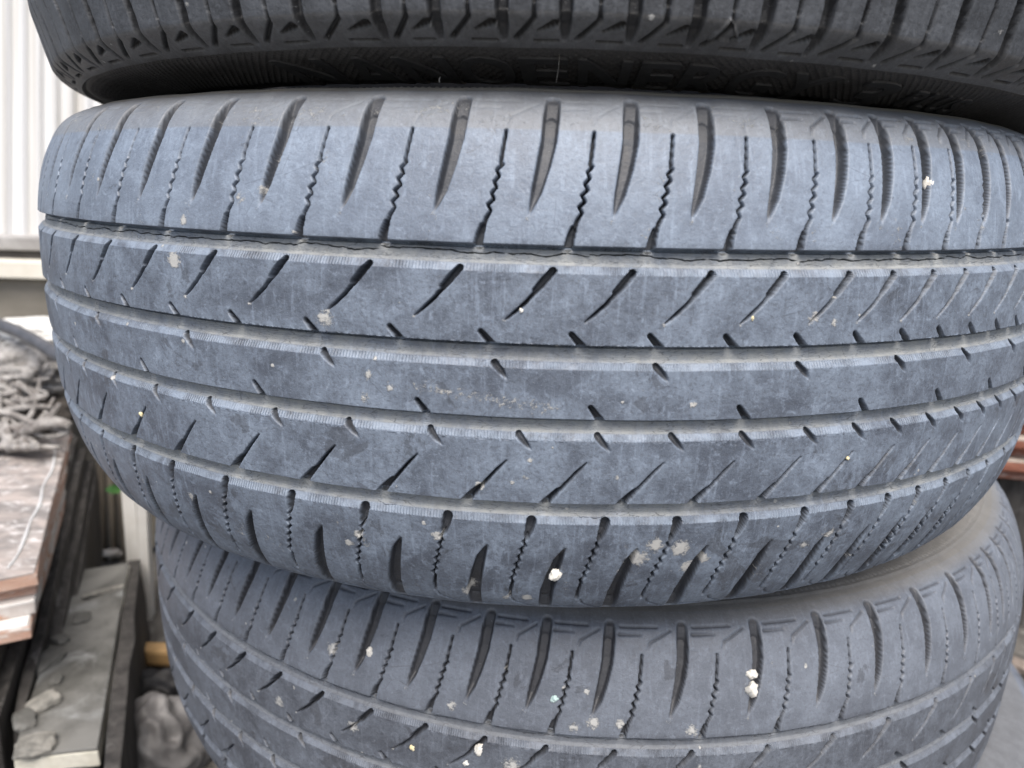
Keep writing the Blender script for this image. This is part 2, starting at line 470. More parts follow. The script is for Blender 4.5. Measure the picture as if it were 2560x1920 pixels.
def wide_pattern(T, fam, worn=False):
    z = T.zs
    rnd = random.Random(11)
    J = lambda a: rnd.uniform(-a, a)
    # upper shoulder lugs: wide slots that run out over the shoulder
    for t in fam['slotU']:
        k = abs(t) / 50
        T.stroke([(t - .1, T.sS + .0125), (t, z(.0895)), (t + .10, z(.082)), (t + .38, z(.074)), (t + .72, z(.066)), (t + 1.12 + J(.05), z(.0585))],
                 [.0048, .0050, .0047, .0041, .0030, .0006], [.0012, .0040, .0045, .0045, .0042, .0004], sharp=.0006)
    for t in fam['slotU']: T.blob(t + 1.2, .0575, .0022, .30)
    for t in fam['zigU']:
        p = [(t, z(.0846)), (t + .22, z(.0745))]; w = [.0008, .0009]; d = [.0040, .0050]
        nz_ = 9
        for k in range(nz_):
            f = k / (nz_ - 1); sgn = 1 if k % 2 else -1
            p.append((t + .22 + .55 * f + sgn * .125 + J(.03), z(.0740 - .0145 * f))); w.append(.0005 + rnd.random() * .0003); d.append(.0055)
        p += [(t + .92, z(.0570)), (t + 1.04, z(.0548))]; w += [.0010, .0011]; d += [.0034, .0034]
        T.stroke(p, w, d, sharp=.0003)
        T.stroke([(t + 1.10, z(.0546)), (t + 1.24, z(.0520)), (t + 1.35, z(.0485))], [.0019, .0024, .0029], [.0040, .0044, .0046], sharp=.0003)
    # inner ribs
    for t in fam['slit2']:
        T.stroke([(t, z(.0412)), (t + .55, z(.0375)), (t + .98, z(.0346))], [.0023, .0023, .0020], [.0050, .0050, .0048], sharp=.0002)
        T.blob(t + 2.75, .0245, .0010, .46, aspect=1.3)
        T.stroke([(t + .92, z(.0347)), (t + 1.5, z(.0308)), (t + 2.15, z(.0274)), (t + 2.7, z(.0247))], [.0010, .0009, .0008, .0004], [.0050, .0050, .004, .001], sharp=.00025)
    for t in fam['not2']:
        T.stroke([(t + .05, z(.0205)), (t - .62, z(.0165))], [.0016, .0022], [.0034, .0044], sharp=.0003)
    for t in fam['cU']:
        T.stroke([(t, z(.0100)), (t - .45, z(.0072)), (t - .8, z(.0048))], [.0022, .0018, .0005], [.0040, .0022, .0004], sharp=.0004)
    for t in fam['cL']:
        T.stroke([(t + .05, z(-.0046)), (t - .55, z(-.0090))], [.0015, .0022], [.0034, .0044], sharp=.0003)
    for t in fam['not4']:
        T.stroke([(t, z(-.0150)), (t - .4, z(-.0178)), (t - .8, z(-.0203))], [.0022, .0017, .0005], [.0040, .0022, .0004], sharp=.0004)
    for t in fam['slit4']:
        T.stroke([(t, z(-.0247)), (t + .62, z(-.0285)), (t + 1.2, z(-.0325)), (t + 1.55, z(-.0350))], [.0004, .0008, .0009, .0010], [.001, .004, .005, .005], sharp=.00025)
        T.stroke([(t + 1.65, z(-.0352)), (t + 2.2, z(-.0386)), (t + 2.55, z(-.0412))], [.0016, .0024, .0030], [.0048, .005, .005], sharp=.0002)
    # lower shoulder
    for t in fam['zigL']:
        T.stroke([(t, z(-.0485)), (t + .12, z(-.0520)), (t + .28, z(-.0552))], [.0034, .0028, .0018], [.0044, .0042, .0036], sharp=.0003)
        p = []; w = []; d = []
        for k in range(13):
            f = k / 12; sgn = 1 if k % 2 else -1
            p.append((t + .30 + .95 * f + sgn * .11 + J(.03), z(-.0555 - .0215 * f))); w.append(.0005 + rnd.random() * .0003); d.append(.0050)
        p += [(t + 1.3, z(-.0820)), (t + 1.32, z(-.0862))]; w += [.0011, .0010]; d += [.0032, .0018]
        T.stroke(p, w, d, sharp=.0003)
    for t in fam['slotL']:
        T.stroke([(t, z(-.0600)), (t + .42, z(-.0660)), (t + .75, z(-.0740)), (t + 1.0, z(-.0820)), (t + 1.05, z(-.0900)), (t + 1.0, -T.sS - .0125)],
                 [.0008, .0030, .0040, .0046, .0048, .0046], [.0008, .0040, .0045, .0045, .0040, .0012], sharp=.0006)
    # hooks and bars moulded on both shoulders
    for sg, slots in ((1, fam['slotU']), (-1, fam['slotL'])):
        for a, b in zip(slots[:-1], slots[1:]):
            p = a - b
            if p > 8: continue
            o = 0 if sg > 0 else 1.0
            s0 = T.sS
            dd = .00025 if (worn and sg > 0 and a > -9) else .0009
            T.stroke([(a - .52 * p + o, sg * (s0 + .0022)), (a - .55 * p + o, sg * (s0 + .0050)), (b + .16 * p + o, sg * (s0 + .0105))], [.0010] * 3, [dd * .5, dd, dd], sharp=.0004)
            T.stroke([(a - .14 * p + o, sg * (s0 + .0085)), (a - .44 * p + o, sg * (s0 + .0085))], [.0016, .0008], [dd, dd * .8], sharp=.0004)
            T.stroke([(a - .16 * p + o, sg * (s0 + .0120)), (a - .66 * p + o, sg * (s0 + .0120))], [.0012, .0012], [dd, dd * .9], sharp=.0004)
    for zw, zc in ((.0493, .0403), (.0169, .0086), (-.0088, -.0167), (-.0406, -.0492)):
        T.groove(zw, zc)
    # tread wear indicator bars and cracks in the groove floors
    for base, amp in ((.0462, .0002), (.0444, .0003), (.0132, .0002), (.0146, .0002), (-.0123, .0003), (-.0112, .0002), (-.0449, .0003), (-.0463, .0002), (-.0430, .0002)):
        th = -62
        main = base == .0462
        while th < 66:
            n = rnd.randint(14, 40) if main else rnd.randint(6, 18); pts = []; zc = base + J(amp)
            for k in range(n):
                pts.append((th, z(zc))); th += .10 + rnd.random() * .22; zc += J(.00044); zc += (base - zc) * .18
            if main: T.stroke(pts, [.0001] + [.00028 + rnd.random() * .00034 for _ in range(n - 2)] + [.0001], T_crk(T, .0058, n), sharp=.00013)
            elif rnd.random() < .6: T.stroke(pts, [.00002] + [.00008] * (n - 2) + [.00002], T_crk(T, .0042, n), sharp=.00012)
            th += -.25 if main else rnd.random() * 1.2
    # wear indicators
    for k in range(5):
        t = -56 + k * 27.5 + 6
        for zc, w in ((.0455, .006), (.0125, .0055), (-.0128, .0055), (-.0452, .006)):
            pass


def T_crk(T, d, n): return [d * .75] + [d] * (n - 2) + [d * .75]


def shoulder_ribs(T, sg, r_in, r_out, pitch, amp, w, tilt=0.0, cross=False):
    """fine moulded ribbing on a sidewall between two radii"""
    rows = np.where((T.S * sg > T.sS) & (T.r < r_out) & (T.r > r_in))[0]
    fade = np.clip(np.minimum(r_out - T.r[rows], T.r[rows] - r_in) / .0012, 0, 1)[:, None]
    th = np.radians(T.th)[None, :]
    r = T.r[rows][:, None]
    nr_ = round(2 * math.pi * .28 * T.scale / pitch)
    def fam(sign):
        ph = th * nr_ + sign * tilt * (r - r_in) / pitch * 2 * math.pi
        c = (1 + np.cos(ph)) / 2
        return c ** (3 if cross else 1.5)
    h = fam(1)
    if cross: h = np.maximum(h, fam(-1))
    T.H[rows] += (amp * h * fade).astype(np.float32)


def place_tyre(name, mat_rows):
    return Matrix([mat_rows[i] for i in range(3)] + [[0, 0, 0, 1]])


# ---- materials for the four tyres
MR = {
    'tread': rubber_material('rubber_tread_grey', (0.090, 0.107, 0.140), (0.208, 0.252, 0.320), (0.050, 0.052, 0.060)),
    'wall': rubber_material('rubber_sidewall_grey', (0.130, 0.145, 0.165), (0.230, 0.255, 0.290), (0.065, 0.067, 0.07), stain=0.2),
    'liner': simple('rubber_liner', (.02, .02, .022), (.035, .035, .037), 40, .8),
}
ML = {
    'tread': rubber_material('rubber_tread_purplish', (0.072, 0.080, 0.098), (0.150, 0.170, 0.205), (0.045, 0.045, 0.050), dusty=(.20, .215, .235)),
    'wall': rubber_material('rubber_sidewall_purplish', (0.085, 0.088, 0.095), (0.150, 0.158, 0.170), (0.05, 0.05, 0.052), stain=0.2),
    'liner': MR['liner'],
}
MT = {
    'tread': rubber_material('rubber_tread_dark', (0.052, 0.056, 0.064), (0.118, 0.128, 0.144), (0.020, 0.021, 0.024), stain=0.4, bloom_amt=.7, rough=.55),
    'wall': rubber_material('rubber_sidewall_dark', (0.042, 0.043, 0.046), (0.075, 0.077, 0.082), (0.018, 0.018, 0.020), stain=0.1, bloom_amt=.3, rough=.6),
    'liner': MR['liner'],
}

TREE = {}


def tyre_parts(T, zb):
    """row indices where tread and sidewalls meet"""
    a = int(np.searchsorted(T.S, -T.sS - zb)); b = int(np.searchsorted(T.S, T.sS + zb))
    n = len(T.S) - 1
    return [('sidewall', 0, a, 'wall'), ('tread', a, b, 'tread'), ('sidewall', b, n, 'wall')]


# ================================================================== middle tyre
FAM = {
    'slotU': [47.1, 40.9, 35.4, 29.7, 24.3, 18.6, 12.8, 7.0, 1.4, -3.5, -8.2, -13.0, -17.5, -21.2, -24.7, -28.2, -31.4, -34.5],
    'zigU': [44.7, 38.4, 32.6, 26.9, 21.2, 15.5, 9.9, 4.1, -1.2, -6.0, -10.7, -15.4, -19.7, -23.5, -27.2, -30.8, -34.3],
    'slit2': [46.0, 40.3, 34.7, 29.1, 23.4, 17.8, 12.1, 6.5, 1.0, -3.7, -8.5, -13.2, -17.9, -21.5, -25.2, -28.6, -32.2, -35.6],
    'not2': [38.9, 33.2, 27.6, 22.1, 16.3, 10.7, 5.1, -0.3, -5.0, -9.7, -14.4, -18.8, -22.7, -26.3, -29.9, -33.4],
    'cU': [26.5, 15.3, 4.3, -5.5, -14.9, -22.9, -30.0, -37.1],
    'cL': [31.6, 20.5, 9.0, -1.7, -11.1, -20.1, -27.4],
    'not4': [25.0, 19.3, 13.8, 8.3, 2.7, -2.2, -6.9, -11.6, -16.3, -20.2, -23.7, -27.3, -30.8, -34.0, -37.1],
    'slit4': [37.6, 31.9, 26.3, 20.5, 14.7, 9.1, 3.4, -1.6, -6.5, -11.2, -16.0, -20.2, -24.0, -27.7, -31.2, -34.6],
    'zigL': [40.8, 35.2, 30.0, 24.3, 18.5, 12.9, 7.2, 1.7, -3.1, -7.9, -12.6, -17.3, -21.3, -24.9],
    'slotL': [39.6, 34.0, 27.9, 22.4, 16.4, 10.5, 4.6, -0.6, -5.4, -10.3, -15.1, -19.8, -23.7, -27.4, -30.9, -34.5],
}
FULL = {k: extend(v, 0, 0, SEQ_L, SEQ_R, 2 if k in ('cU', 'cL') else 1) for k, v in FAM.items()}

mid_root = empty('car_tyre', mat=Matrix(((0, 1, 0, 0), (-1, 0, 0, 0), (0, 0, 1, .55), (0, 0, 0, 1))))
tag(mid_root, 'whole grey worn tyre in the middle of the stack, filling most of the photo', 'tyre', 'used car tyres stacked on each other')
TM = Tyre('wide', 1.0, True, fine=0.00035, span=66)
wide_pattern(TM, FULL, worn=True)
shoulder_ribs(TM, 1, .262, .2885, .0026, .00042, .001, tilt=.35)
shoulder_ribs(TM, -1, .262, .2900, .0026, .0005, .001, tilt=.35)
# moulding line that ends the ribbing
rw = (np.abs(TM.S) > TM.sS) & (TM.r < .2905) & (TM.r > .2893)
TM.H[rw] += .0004
# marks seen on the tread: (theta, z, radius, amount)
rg = random.Random(3)
for th, zz, rad, amp in ((27.0, .0375, .0036, 1.0), (26.0, .0522, .0022, .8), (15.0, .0215, .0040, .62), (5.1, -.0350, .0019, 1.15), (2.2, -.0310, .0016, .55),
                         (3.0, -.0330, .0012, .7), (-3.6, -.0302, .0012, .7), (7.9, -.0570, .0026, .8), (13.6, -.0610, .0028, .75), (14.4, -.0660, .0022, .8),
                         (-5.6, -.0640, .0048, .72), (-6.6, -.0580, .0040, .72), (-8.4, -.0600, .0045, .8), (-9.2, -.0690, .0040, .78), (-10.3, -.0655, .0030, .72), (-4.6, -.0700, .0022, .62),
                         (-20.0, -.0600, .0030, .6), (-18.0, -.0640, .0030, .5), (6.0, -.0848, .0040, .7), (1.8, -.0860, .0030, .75), (3.3, -.0862, .0030, .5),
                         (21.3, .0610, .0030, .45), (19.6, .0640, .0030, .5), (-15.5, .0270, .0030, .55), (-17.0, .0250, .0024, .5),
                         (12.2, .0030, .0022, .55), (10.8, -.0010, .0022, .5), (12.5, -.0050, .0022, .55), (-8.0, -.0035, .0018, .6), (28.5, -.0610, .0030, .5)):
    TM.blob(th, zz, rad, amp)
for k in range(9):                                       # tan scrape on the centre rib
    TM.blob(8.6 - k * .95, .0000 - .0006 * k, .0034, .33, aspect=2.2)
for zz, rad, n in ((-.030, .011, 26), (-.066, .015, 40), (0, .008, 14), (.030, .008, 6)):
    for k in range(n):
        TM.blob(rg.uniform(-45, 48), zz + rg.uniform(-.012, .012), rad * rg.uniform(.5, 1), rg.uniform(.4, 1), target=TM.stain)
for k in range(34):                                      # small random chalk spots
    TM.blob(rg.uniform(-45, 50), rg.uniform(-.082, .082), rg.uniform(.0006, .0014), rg.uniform(.5, .9))
def brown_mid(S): return np.interp(S, [TM.sS - .0002, TM.sS + .0004, TM.sS + .010, TM.sS + .0195, TM.sS + .0215, 1], [0, .40, .50, .75, 1.2, 1.2]) + np.interp(-S, [TM.sS + .012, TM.sS + .024], [0, .7])
for k in range(46):
    TM.blob(rg.uniform(-40, 48), rg.uniform(.086, .0945), rg.uniform(.002, .006), rg.uniform(.15, .33), aspect=2.5)
for k in range(46):                                      # dry scuffs low on the shoulder
    TM.blob(rg.uniform(-30, 40), rg.uniform(-.087, -.052), rg.uniform(.003, .007), rg.uniform(.12, .30), aspect=.7)
for k in range(30):
    TM.blob(rg.uniform(-35, 45), rg.uniform(.05, .084), rg.uniform(.003, .008), rg.uniform(.10, .24), aspect=.8)
TM.finish(MR, mid_root, tyre_parts(TM, .020), brown_mid)

# ================================================================== lower tyre
BM = Matrix(((-0.0012, 0.99999, 0.00445, 0.03848), (-0.99998, -0.00123, 0.00671, 0.0596), (0.00671, -0.00444, 0.99997, 0.32704), (0, 0, 0, 1)))
low_root = empty('car_tyre', mat=BM)
tag(low_root, 'grey worn tyre directly below the middle one, cut off by the bottom edge', 'tyre', 'used car tyres stacked on each other')
TB = Tyre('wide', 1.0804, True, fine=0.00052, span=66, coarse_deg=.7)
slots_b = extend([45.0, 40.2, 35.4, 30.6, 25.8, 21.0, 16.2, 11.3, 6.6, 1.5, -4.4, -10.6, -16.5, -22.2, -28.2, -34.0, -39.3], 0, 0, SEQ_L, SEQ_R)
FB = {'slotU': slots_b}
offs = {'zigU': -.44, 'slit2': -.12, 'not2': -.35, 'not4': .2, 'slit4': -.6, 'zigL': 0, 'slotL': -.43}
pit = [a - b for a, b in zip(slots_b[:-1], slots_b[1:])] + [4.75]
for k, o in offs.items(): FB[k] = [a + o * p for a, p in zip(slots_b, pit)]
FB['cU'] = [a - .57 * p for a, p in zip(slots_b, pit)][::2]
FB['cL'] = [a - .67 * p for a, p in zip(slots_b, pit)][1::2]
wide_pattern(TB, FB)
shoulder_ribs(TB, 1, .280, .3115, .0032, .00070, .001, tilt=.2)
rw = (np.abs(TB.S) > TB.sS) & (TB.r < .3136) & (TB.r > .3122)
TB.H[rw] += .0004
for th, zz, rad, amp in ((24.5, .066, .004, .7), (13.5, .055, .003, .6), (2.5, .056, .004, .7), (0.5, .056, .003, .7), (-5.0, .053, .004, .6), (-12, .055, .002, .6),
                         (4.0, .053, .003, .6), (22, .030, .004, .6), (30, .026, .004, .6), (8.5, .030, .006, .6), (1, .03, .005, .6)):
    TB.blob(th, zz, rad, amp)
for k in range(24):
    TB.blob(rg.uniform(-50, 50), rg.uniform(-.02, .082), rg.uniform(.0008, .002), rg.uniform(.45, .8))
for k in range(60):
    TB.blob(rg.uniform(-50, 50), rg.uniform(-.03, .08), .012 * rg.uniform(.5, 1), rg.uniform(.5, 1), target=TB.stain)
TB.finish(ML, low_root, tyre_parts(TB, .020), lambda S: np.interp(S, [TB.sS + .012, TB.sS + .018], [0, .55]))

# ================================================================== upper tyre
TMX = Matrix(((-0.00323, 0.99992, 0.01245, 0.01301), (-0.99987, -0.00342, 0.01593, -0.00298), (0.01597, -0.0124, 0.9998, 0.74678), (0, 0, 0, 1)))
top_root = empty('car_tyre', mat=TMX)
tag(top_root, 'black tyre at the top of the stack, raised lettering on its sidewall', 'tyre', 'used car tyres stacked on each other')
TT = Tyre('slim', 1.0, True, fine=0.00042, span=66, coarse_deg=.7)
slots_t = extend([44.6, 39.1, 33.5, 28.1, 23.5, 19.0, 13.9, 10.4, 6.5, 2.9, -.9, -4.5, -8.4, -12.0, -16.6, -21.3, -25.8, -30.6], 0, 0, SEQ_L, SEQ_R)
zt = TT.zs
for a, b in zip(slots_t[:-1], slots_t[1:]):
    p = a - b
    if p > 8: continue
    T = TT
    T.stroke([(a + 1.5, zt(-.052)), (a + .8, zt(-.060)), (a + .2, zt(-.070)), (a, zt(-.080)), (a, zt(-.0875)), (a, zt(-.0900))], [.0015, .0032, .0036, .0038, .0036, .0022], [.002, .0045, .0045, .0042, .0028, .0008], sharp=.0005)
    m_ = a - .50 * p
    T.stroke([(m_ + 1.0, zt(-.052)), (m_ + .4, zt(-.062)), (m_ + .02, zt(-.072)), (m_, zt(-.0812))], [.001, .0013, .0013, .0012], [.003, .003, .003, .003], sharp=.0003)
    T.stroke([(m_, zt(-.0815)), (m_ - .02, zt(-.0858)), (m_ + .30 * p, zt(-.0899))], [.0010, .0016, .0016], [.0010, .0020, .0020], sharp=.0004)
    T.stroke([(m_ - .34 * p, zt(-.0868)), (m_ - .08 * p, zt(-.0882))], [.0028, .0006], [.0026, .0018], sharp=.0004)
    T.stroke([(m_ - .38 * p, zt(-.0903)), (m_ - .02 * p, zt(-.0903))], [.0011, .0011], [.0020, .0020], sharp=.0003)
    # mirrored on the far shoulder
    T.stroke([(a - 1, zt(.060)), (a, zt(.075)), (a, zt(.0890))], [.002, .0036, .0030], [.004, .0045, .001], sharp=.0005)
# small triangular wear mark on the shoulder
for q0, q1 in (((-6.3, -.0838), (-5.5, -.0884)), ((-5.5, -.0884), (-7.3, -.0884)), ((-7.3, -.0884), (-6.3, -.0838))):
    TT.stroke([(q0[0], zt(q0[1])), (q1[0], zt(q1[1]))], .0007, .0012, sharp=.0003, target=TT.H)
for zw, zc in ((.0493, .0403), (.0169, .0086), (-.0088, -.0167), (-.0406, -.0492)): TT.groove(zw, zc)
# rim band, then the sidewall drops back a little
rb_ = (-TT.S > TT.sS) & (TT.r < .2985)
stp = np.clip((.2985 - TT.r) / .0006, 0, 1) * rb_
TT.H -= (stp * .0022)[:, None].astype(np.float32)
shoulder_ribs(TT, -1, .262, .2968, .0034, .00085, .0006, tilt=.95, cross=True)
for k in range(26):
    TT.blob(rg.uniform(-45, 45), rg.uniform(-.093, -.06), rg.uniform(.0006, .0016), rg.uniform(.4, .7))
TT.finish(MT, top_root, tyre_parts(TT, .014), lambda S: np.interp(-S, [TT.sS - .0015, TT.sS - .0008, TT.sS + .02], [0, .22, .10]))

# raised lettering on the underside
lower_wall = [o for o in top_root.children if o.name.startswith('sidewall')][0]


def letter_mesh(bm_all, ch, th0, th1, r_top, r_bot, slant=0.0):
    cu = bpy.data.curves.new('tmp', 'FONT')
    cu.body = ch; cu.size = 1; cu.extrude = 0.5; cu.offset = 0.018; cu.resolution_u = 6
    ob = bpy.data.objects.new('tmp', cu)
    me = bpy.data.meshes.new_from_object(ob)
    bm = bmesh.new(); bm.from_mesh(me)
    bmesh.ops.remove_doubles(bm, verts=bm.verts, dist=1e-5)
    xs = [v.co.x for v in bm.verts]; ys = [v.co.y for v in bm.verts]
    x0, x1, y0, y1 = min(xs), max(xs), min(ys), max(ys)
    for n_, lo, hi, ax in ((12, x0, x1, 0), (10, y0, y1, 1)):
        for k in range(1, n_):
            co = [0, 0, 0]; no = [0, 0, 0]; co[ax] = lo + (hi - lo) * k / n_ + 1e-4; no[ax] = 1
            bmesh.ops.bisect_plane(bm, geom=bm.verts[:] + bm.edges[:] + bm.faces[:], plane_co=co, plane_no=no)
    for v in bm.verts:
        fx = (v.co.x - x0) / (x1 - x0); fy = (v.co.y - y0) / (y1 - y0)
        th = th0 + (th1 - th0) * fx - slant * (fy - .5)
        r = r_bot + (r_top - r_bot) * fy
        idx = np.where(-TT.S > TT.sS - .002)[0]
        o = idx[np.argsort(TT.r[idx])]
        zz = np.interp(r, TT.r[o], TT.z[o]); nr = np.interp(r, TT.r[o], TT.nr[o]); nz = np.interp(r, TT.r[o], TT.nz[o])
        h = -.0022 + (.0015 if v.co.z > 0 else -.0006)
        t = math.radians(th); rr_ = r + h * nr
        v.co = Vector((rr_ * math.cos(t), -rr_ * math.sin(t), zz + h * nz))
    bmesh.ops.triangulate(bm, faces=bm.faces[:])
    tmp = bpy.data.meshes.new('tmp'); bm.to_mesh(tmp); bm.free()
    bm_all.from_mesh(tmp)
    bpy.data.meshes.remove(tmp); bpy.data.objects.remove(ob); bpy.data.curves.remove(cu)


bml = bmesh.new()
for ch, a, b in (('N', 24.8, 20.4), ('A', 19.6, 15.2), ('N', 14.7, 10.9), ('O', 10.3, 6.4), ('E', 5.9, 2.4), ('N', 1.8, -1.9), ('E', -2.5, -5.2), ('R', -5.7, -9.0), ('G', -9.5, -12.9), ('Y', -13.3, -17.2),
                 ('3', -19.6, -23.4)):
    letter_mesh(bml, ch, a, b, .2895, .264, -.3)
for ch, a, b in (('P', -25.4, -27.0), ('L', -27.3, -28.6), ('U', -29.0, -30.7), ('S', -31.0, -32.6)):
    letter_mesh(bml, ch, a, b, .2860, .272, -.8)
bmesh.ops.recalc_face_normals(bml, faces=bml.faces[:])
bm_obj('lettering', bml, simple('rubber_letters', (.045, .046, .050), (.07, .072, .076), 200, .5), lower_wall)

# ================================================================== tyre below, mostly hidden
un_root = empty('car_tyre', loc=(.150, .100, .105))
un_root.rotation_euler = (0, 0, math.radians(-90))
tag(un_root, 'dark tyre at the foot of the stack, just showing at bottom right', 'tyre', 'used car tyres stacked on each other')
TU = Tyre('wide', 1.06, True, fine=0.0016, span=100, coarse_deg=1.5)
fu = {k: list(v) for k, v in FB.items()}
wide_pattern(TU, fu)
TU.finish(ML, un_root, tyre_parts(TU, .020), lambda S: 0 * S)

# ================================================================== grit wedged in the tread
def pebble(T, root, th, z, size, lift, mat, label, stretch=(1, 1, 1), seed=0, cat='stone'):
    bm = bmesh.new()
    bmesh.ops.create_icosphere(bm, subdivisions=3, radius=1)
    for v in bm.verts:
        n_ = mnoise.noise(v.co * 1.3 + Vector((seed * 7.1, 0, 0))) * .45 + mnoise.noise(v.co * 3.1 + Vector((seed, 3, 0))) * .28
        v.co *= 1 + n_
        v.co = Vector((v.co.x * stretch[0], v.co.y * stretch[1], v.co.z * stretch[2])) * size
    o = bm_obj('stone', bm, mat, None, True)
    M = root.matrix_world.copy() if root.matrix_world != Matrix() else Matrix.Translation(root.location)
    p = M @ T.point(th, z, lift)
    o.location = p
    o.rotation_euler = (rg.uniform(0, 1), rg.uniform(0, .5), math.radians(-th) + rg.uniform(-.3, .3))
    tag(o, label, cat, 'grit wedged in the tyre treads')
    return o


bpy.context.view_layer.update()
WHITE = simple('white_grit', (.68, .66, .60), (.84, .82, .77), 400, .8, bdist=.0003)
CREAM = simple('yellow_grit', (.78, .66, .36), (.85, .78, .55), 400, .8, bdist=.0003)
MINT = simple('mint_grit', (.45, .62, .60), (.60, .74, .72), 400, .8, bdist=.0003)
import sys as _s


def hit(T, root, px, py, rad_guess=None):
    """theta, z of the tyre surface behind a photograph pixel (grit positions are read off the photograph)"""
    Mi = root.matrix_world.inverted()
    o = Mi @ Vector(CAM); d = (Mi.to_3x3() @ Vector(ray(px, py)))
    best = None
    for k in range(200, 3200):
        q = o + d * (k * .0003)
        r = math.hypot(q.x, q.y)
        if abs(q.z) < .105:
            sv = q.z
            if abs(q.z) <= .0945:
                rs = np.interp(T.zs(q.z), T.S, T.r)
            else: continue
            if r < rs: return -math.degrees(math.atan2(q.y, q.x)), q.z
    return None


for (T, root, px, py, size, st, mt, lift, label) in (
    (TM, mid_root, 2332, 457, .0023, (.8, .8, 1.3), WHITE, -.0022, 'cream stone chip wedged high in a shoulder slot at the right of the middle tyre'),
    (TM, mid_root, 1388, 1434, .0020, (1, 1.1, 1.1), WHITE, .0005, 'white stone in a lower shoulder slot of the middle tyre, left of mud splash'),
    (TM, mid_root, 1881, 796, .0006, (.8, .9, 1.3), CREAM, 0, 'tiny yellow grain at the tip of a slit on the second rib'),
    (TM, mid_root, 354, 1036, .0009, (.8, .9, 1.2), CREAM, 0, 'yellow grain in a slit at the left end of the fourth rib'),
    (TM, mid_root, 1303, 776, .0007, (1, 1, 1), WHITE, 0, 'pinhead white grain halfway down a slit on the second rib'),
    (TM, mid_root, 2119, 1146, .0007, (1, 1, 1), CREAM, 0, 'pale grain in a slit at the right end of the fourth rib'),
    (TB, low_root, 924, 1630, .0021, (.85, .9, 1.35), WHITE, -.0006, 'oval cream stone in a shoulder slot at the left of the lower tyre'),
    (TB, low_root, 1879, 1683, .0024, (1, 1, .9), WHITE, 0, 'rounded white stone sitting just above another in the same slot of the lower tyre'),
    (TB, low_root, 1877, 1722, .0029, (.95, 1, 1.5), WHITE, 0, 'larger two-lobed white stone just below another in the same slot of the lower tyre'),
    (TB, low_root, 1386, 1746, .0017, (1, 1, .9), MINT, -.0004, 'pale green stone chip on the shoulder of the lower tyre'),
    (TB, low_root, 1197, 1876, .0024, (.8, .9, 1.2), WHITE, -.001, 'white stone in the upper end of a slit near the bottom edge of the photo'),
    (TB, low_root, 1164, 1908, .0017, (1, 1, 1.1), WHITE, -.001, 'small white stone at the very bottom edge of the photo, under a bigger one'),
    (TB, low_root, 1030, 1870, .0014, (1, 1, 1.2), CREAM, -.0006, 'small dull grain in a slit, leftmost of three near the bottom edge'),
):
    h_ = hit(T, root, px, py)
    if h_ is None: print('MISS', px, py); continue
    pebble(T, root, h_[0], h_[1], size, lift, mt, label, st, seed=px % 13)

# ================================================================== the yard behind
def quad_prism(name, top, thick, mat, parent=None, down=Vector((0, 0, -1)), bevel=.0015, cuts=6, rough=0.0, seed=0):
    """slab with four given top corners (a, b, c, d in order) and a thickness"""
    bm = bmesh.new()
    t = [Vector(p) for p in top]
    n = cuts
    grid = []
    for lay in (0, 1):
        g = []
        for i in range(n + 1):
            row = []
            for j in range(n + 1):
                u, v = i / n, j / n
                p = (t[0] * (1 - u) + t[1] * u) * (1 - v) + (t[3] * (1 - u) + t[2] * u) * v + down * thick * lay
                if rough and (i in (0, n) or j in (0, n)):
                    p = p + Vector((mnoise.noise(p * 40 + Vector((seed, 0, lay))), mnoise.noise(p * 40 + Vector((0, seed, lay))), mnoise.noise(p * 30) * .5)) * rough
                row.append(bm.verts.new(p))
            g.append(row)
        grid.append(g)
    for lay in (0, 1):
        for i in range(n):
            for j in range(n):
                g = grid[lay]; f = (g[i][j], g[i + 1][j], g[i + 1][j + 1], g[i][j + 1])
                bm.faces.new(f if lay else f[::-1])
    A, B = grid
    def wall(s):
        for k in range(len(s) - 1):
            (i0, j0), (i1, j1) = s[k], s[k + 1]
            bm.faces.new((A[i0][j0], A[i1][j1], B[i1][j1], B[i0][j0]))
    wall([(i, 0) for i in range(n + 1)]); wall([(n, j) for j in range(n + 1)])
    wall([(i, n) for i in range(n, -1, -1)]); wall([(0, j) for j in range(n, -1, -1)])
    bmesh.ops.recalc_face_normals(bm, faces=bm.faces[:])
    o = bm_obj(name, bm, mat, parent)
    if bevel:
        md = o.modifiers.new('bevel', 'BEVEL'); md.width = bevel; md.segments = 2; md.limit_method = 'ANGLE'; md.angle_limit = math.radians(50)
    return o


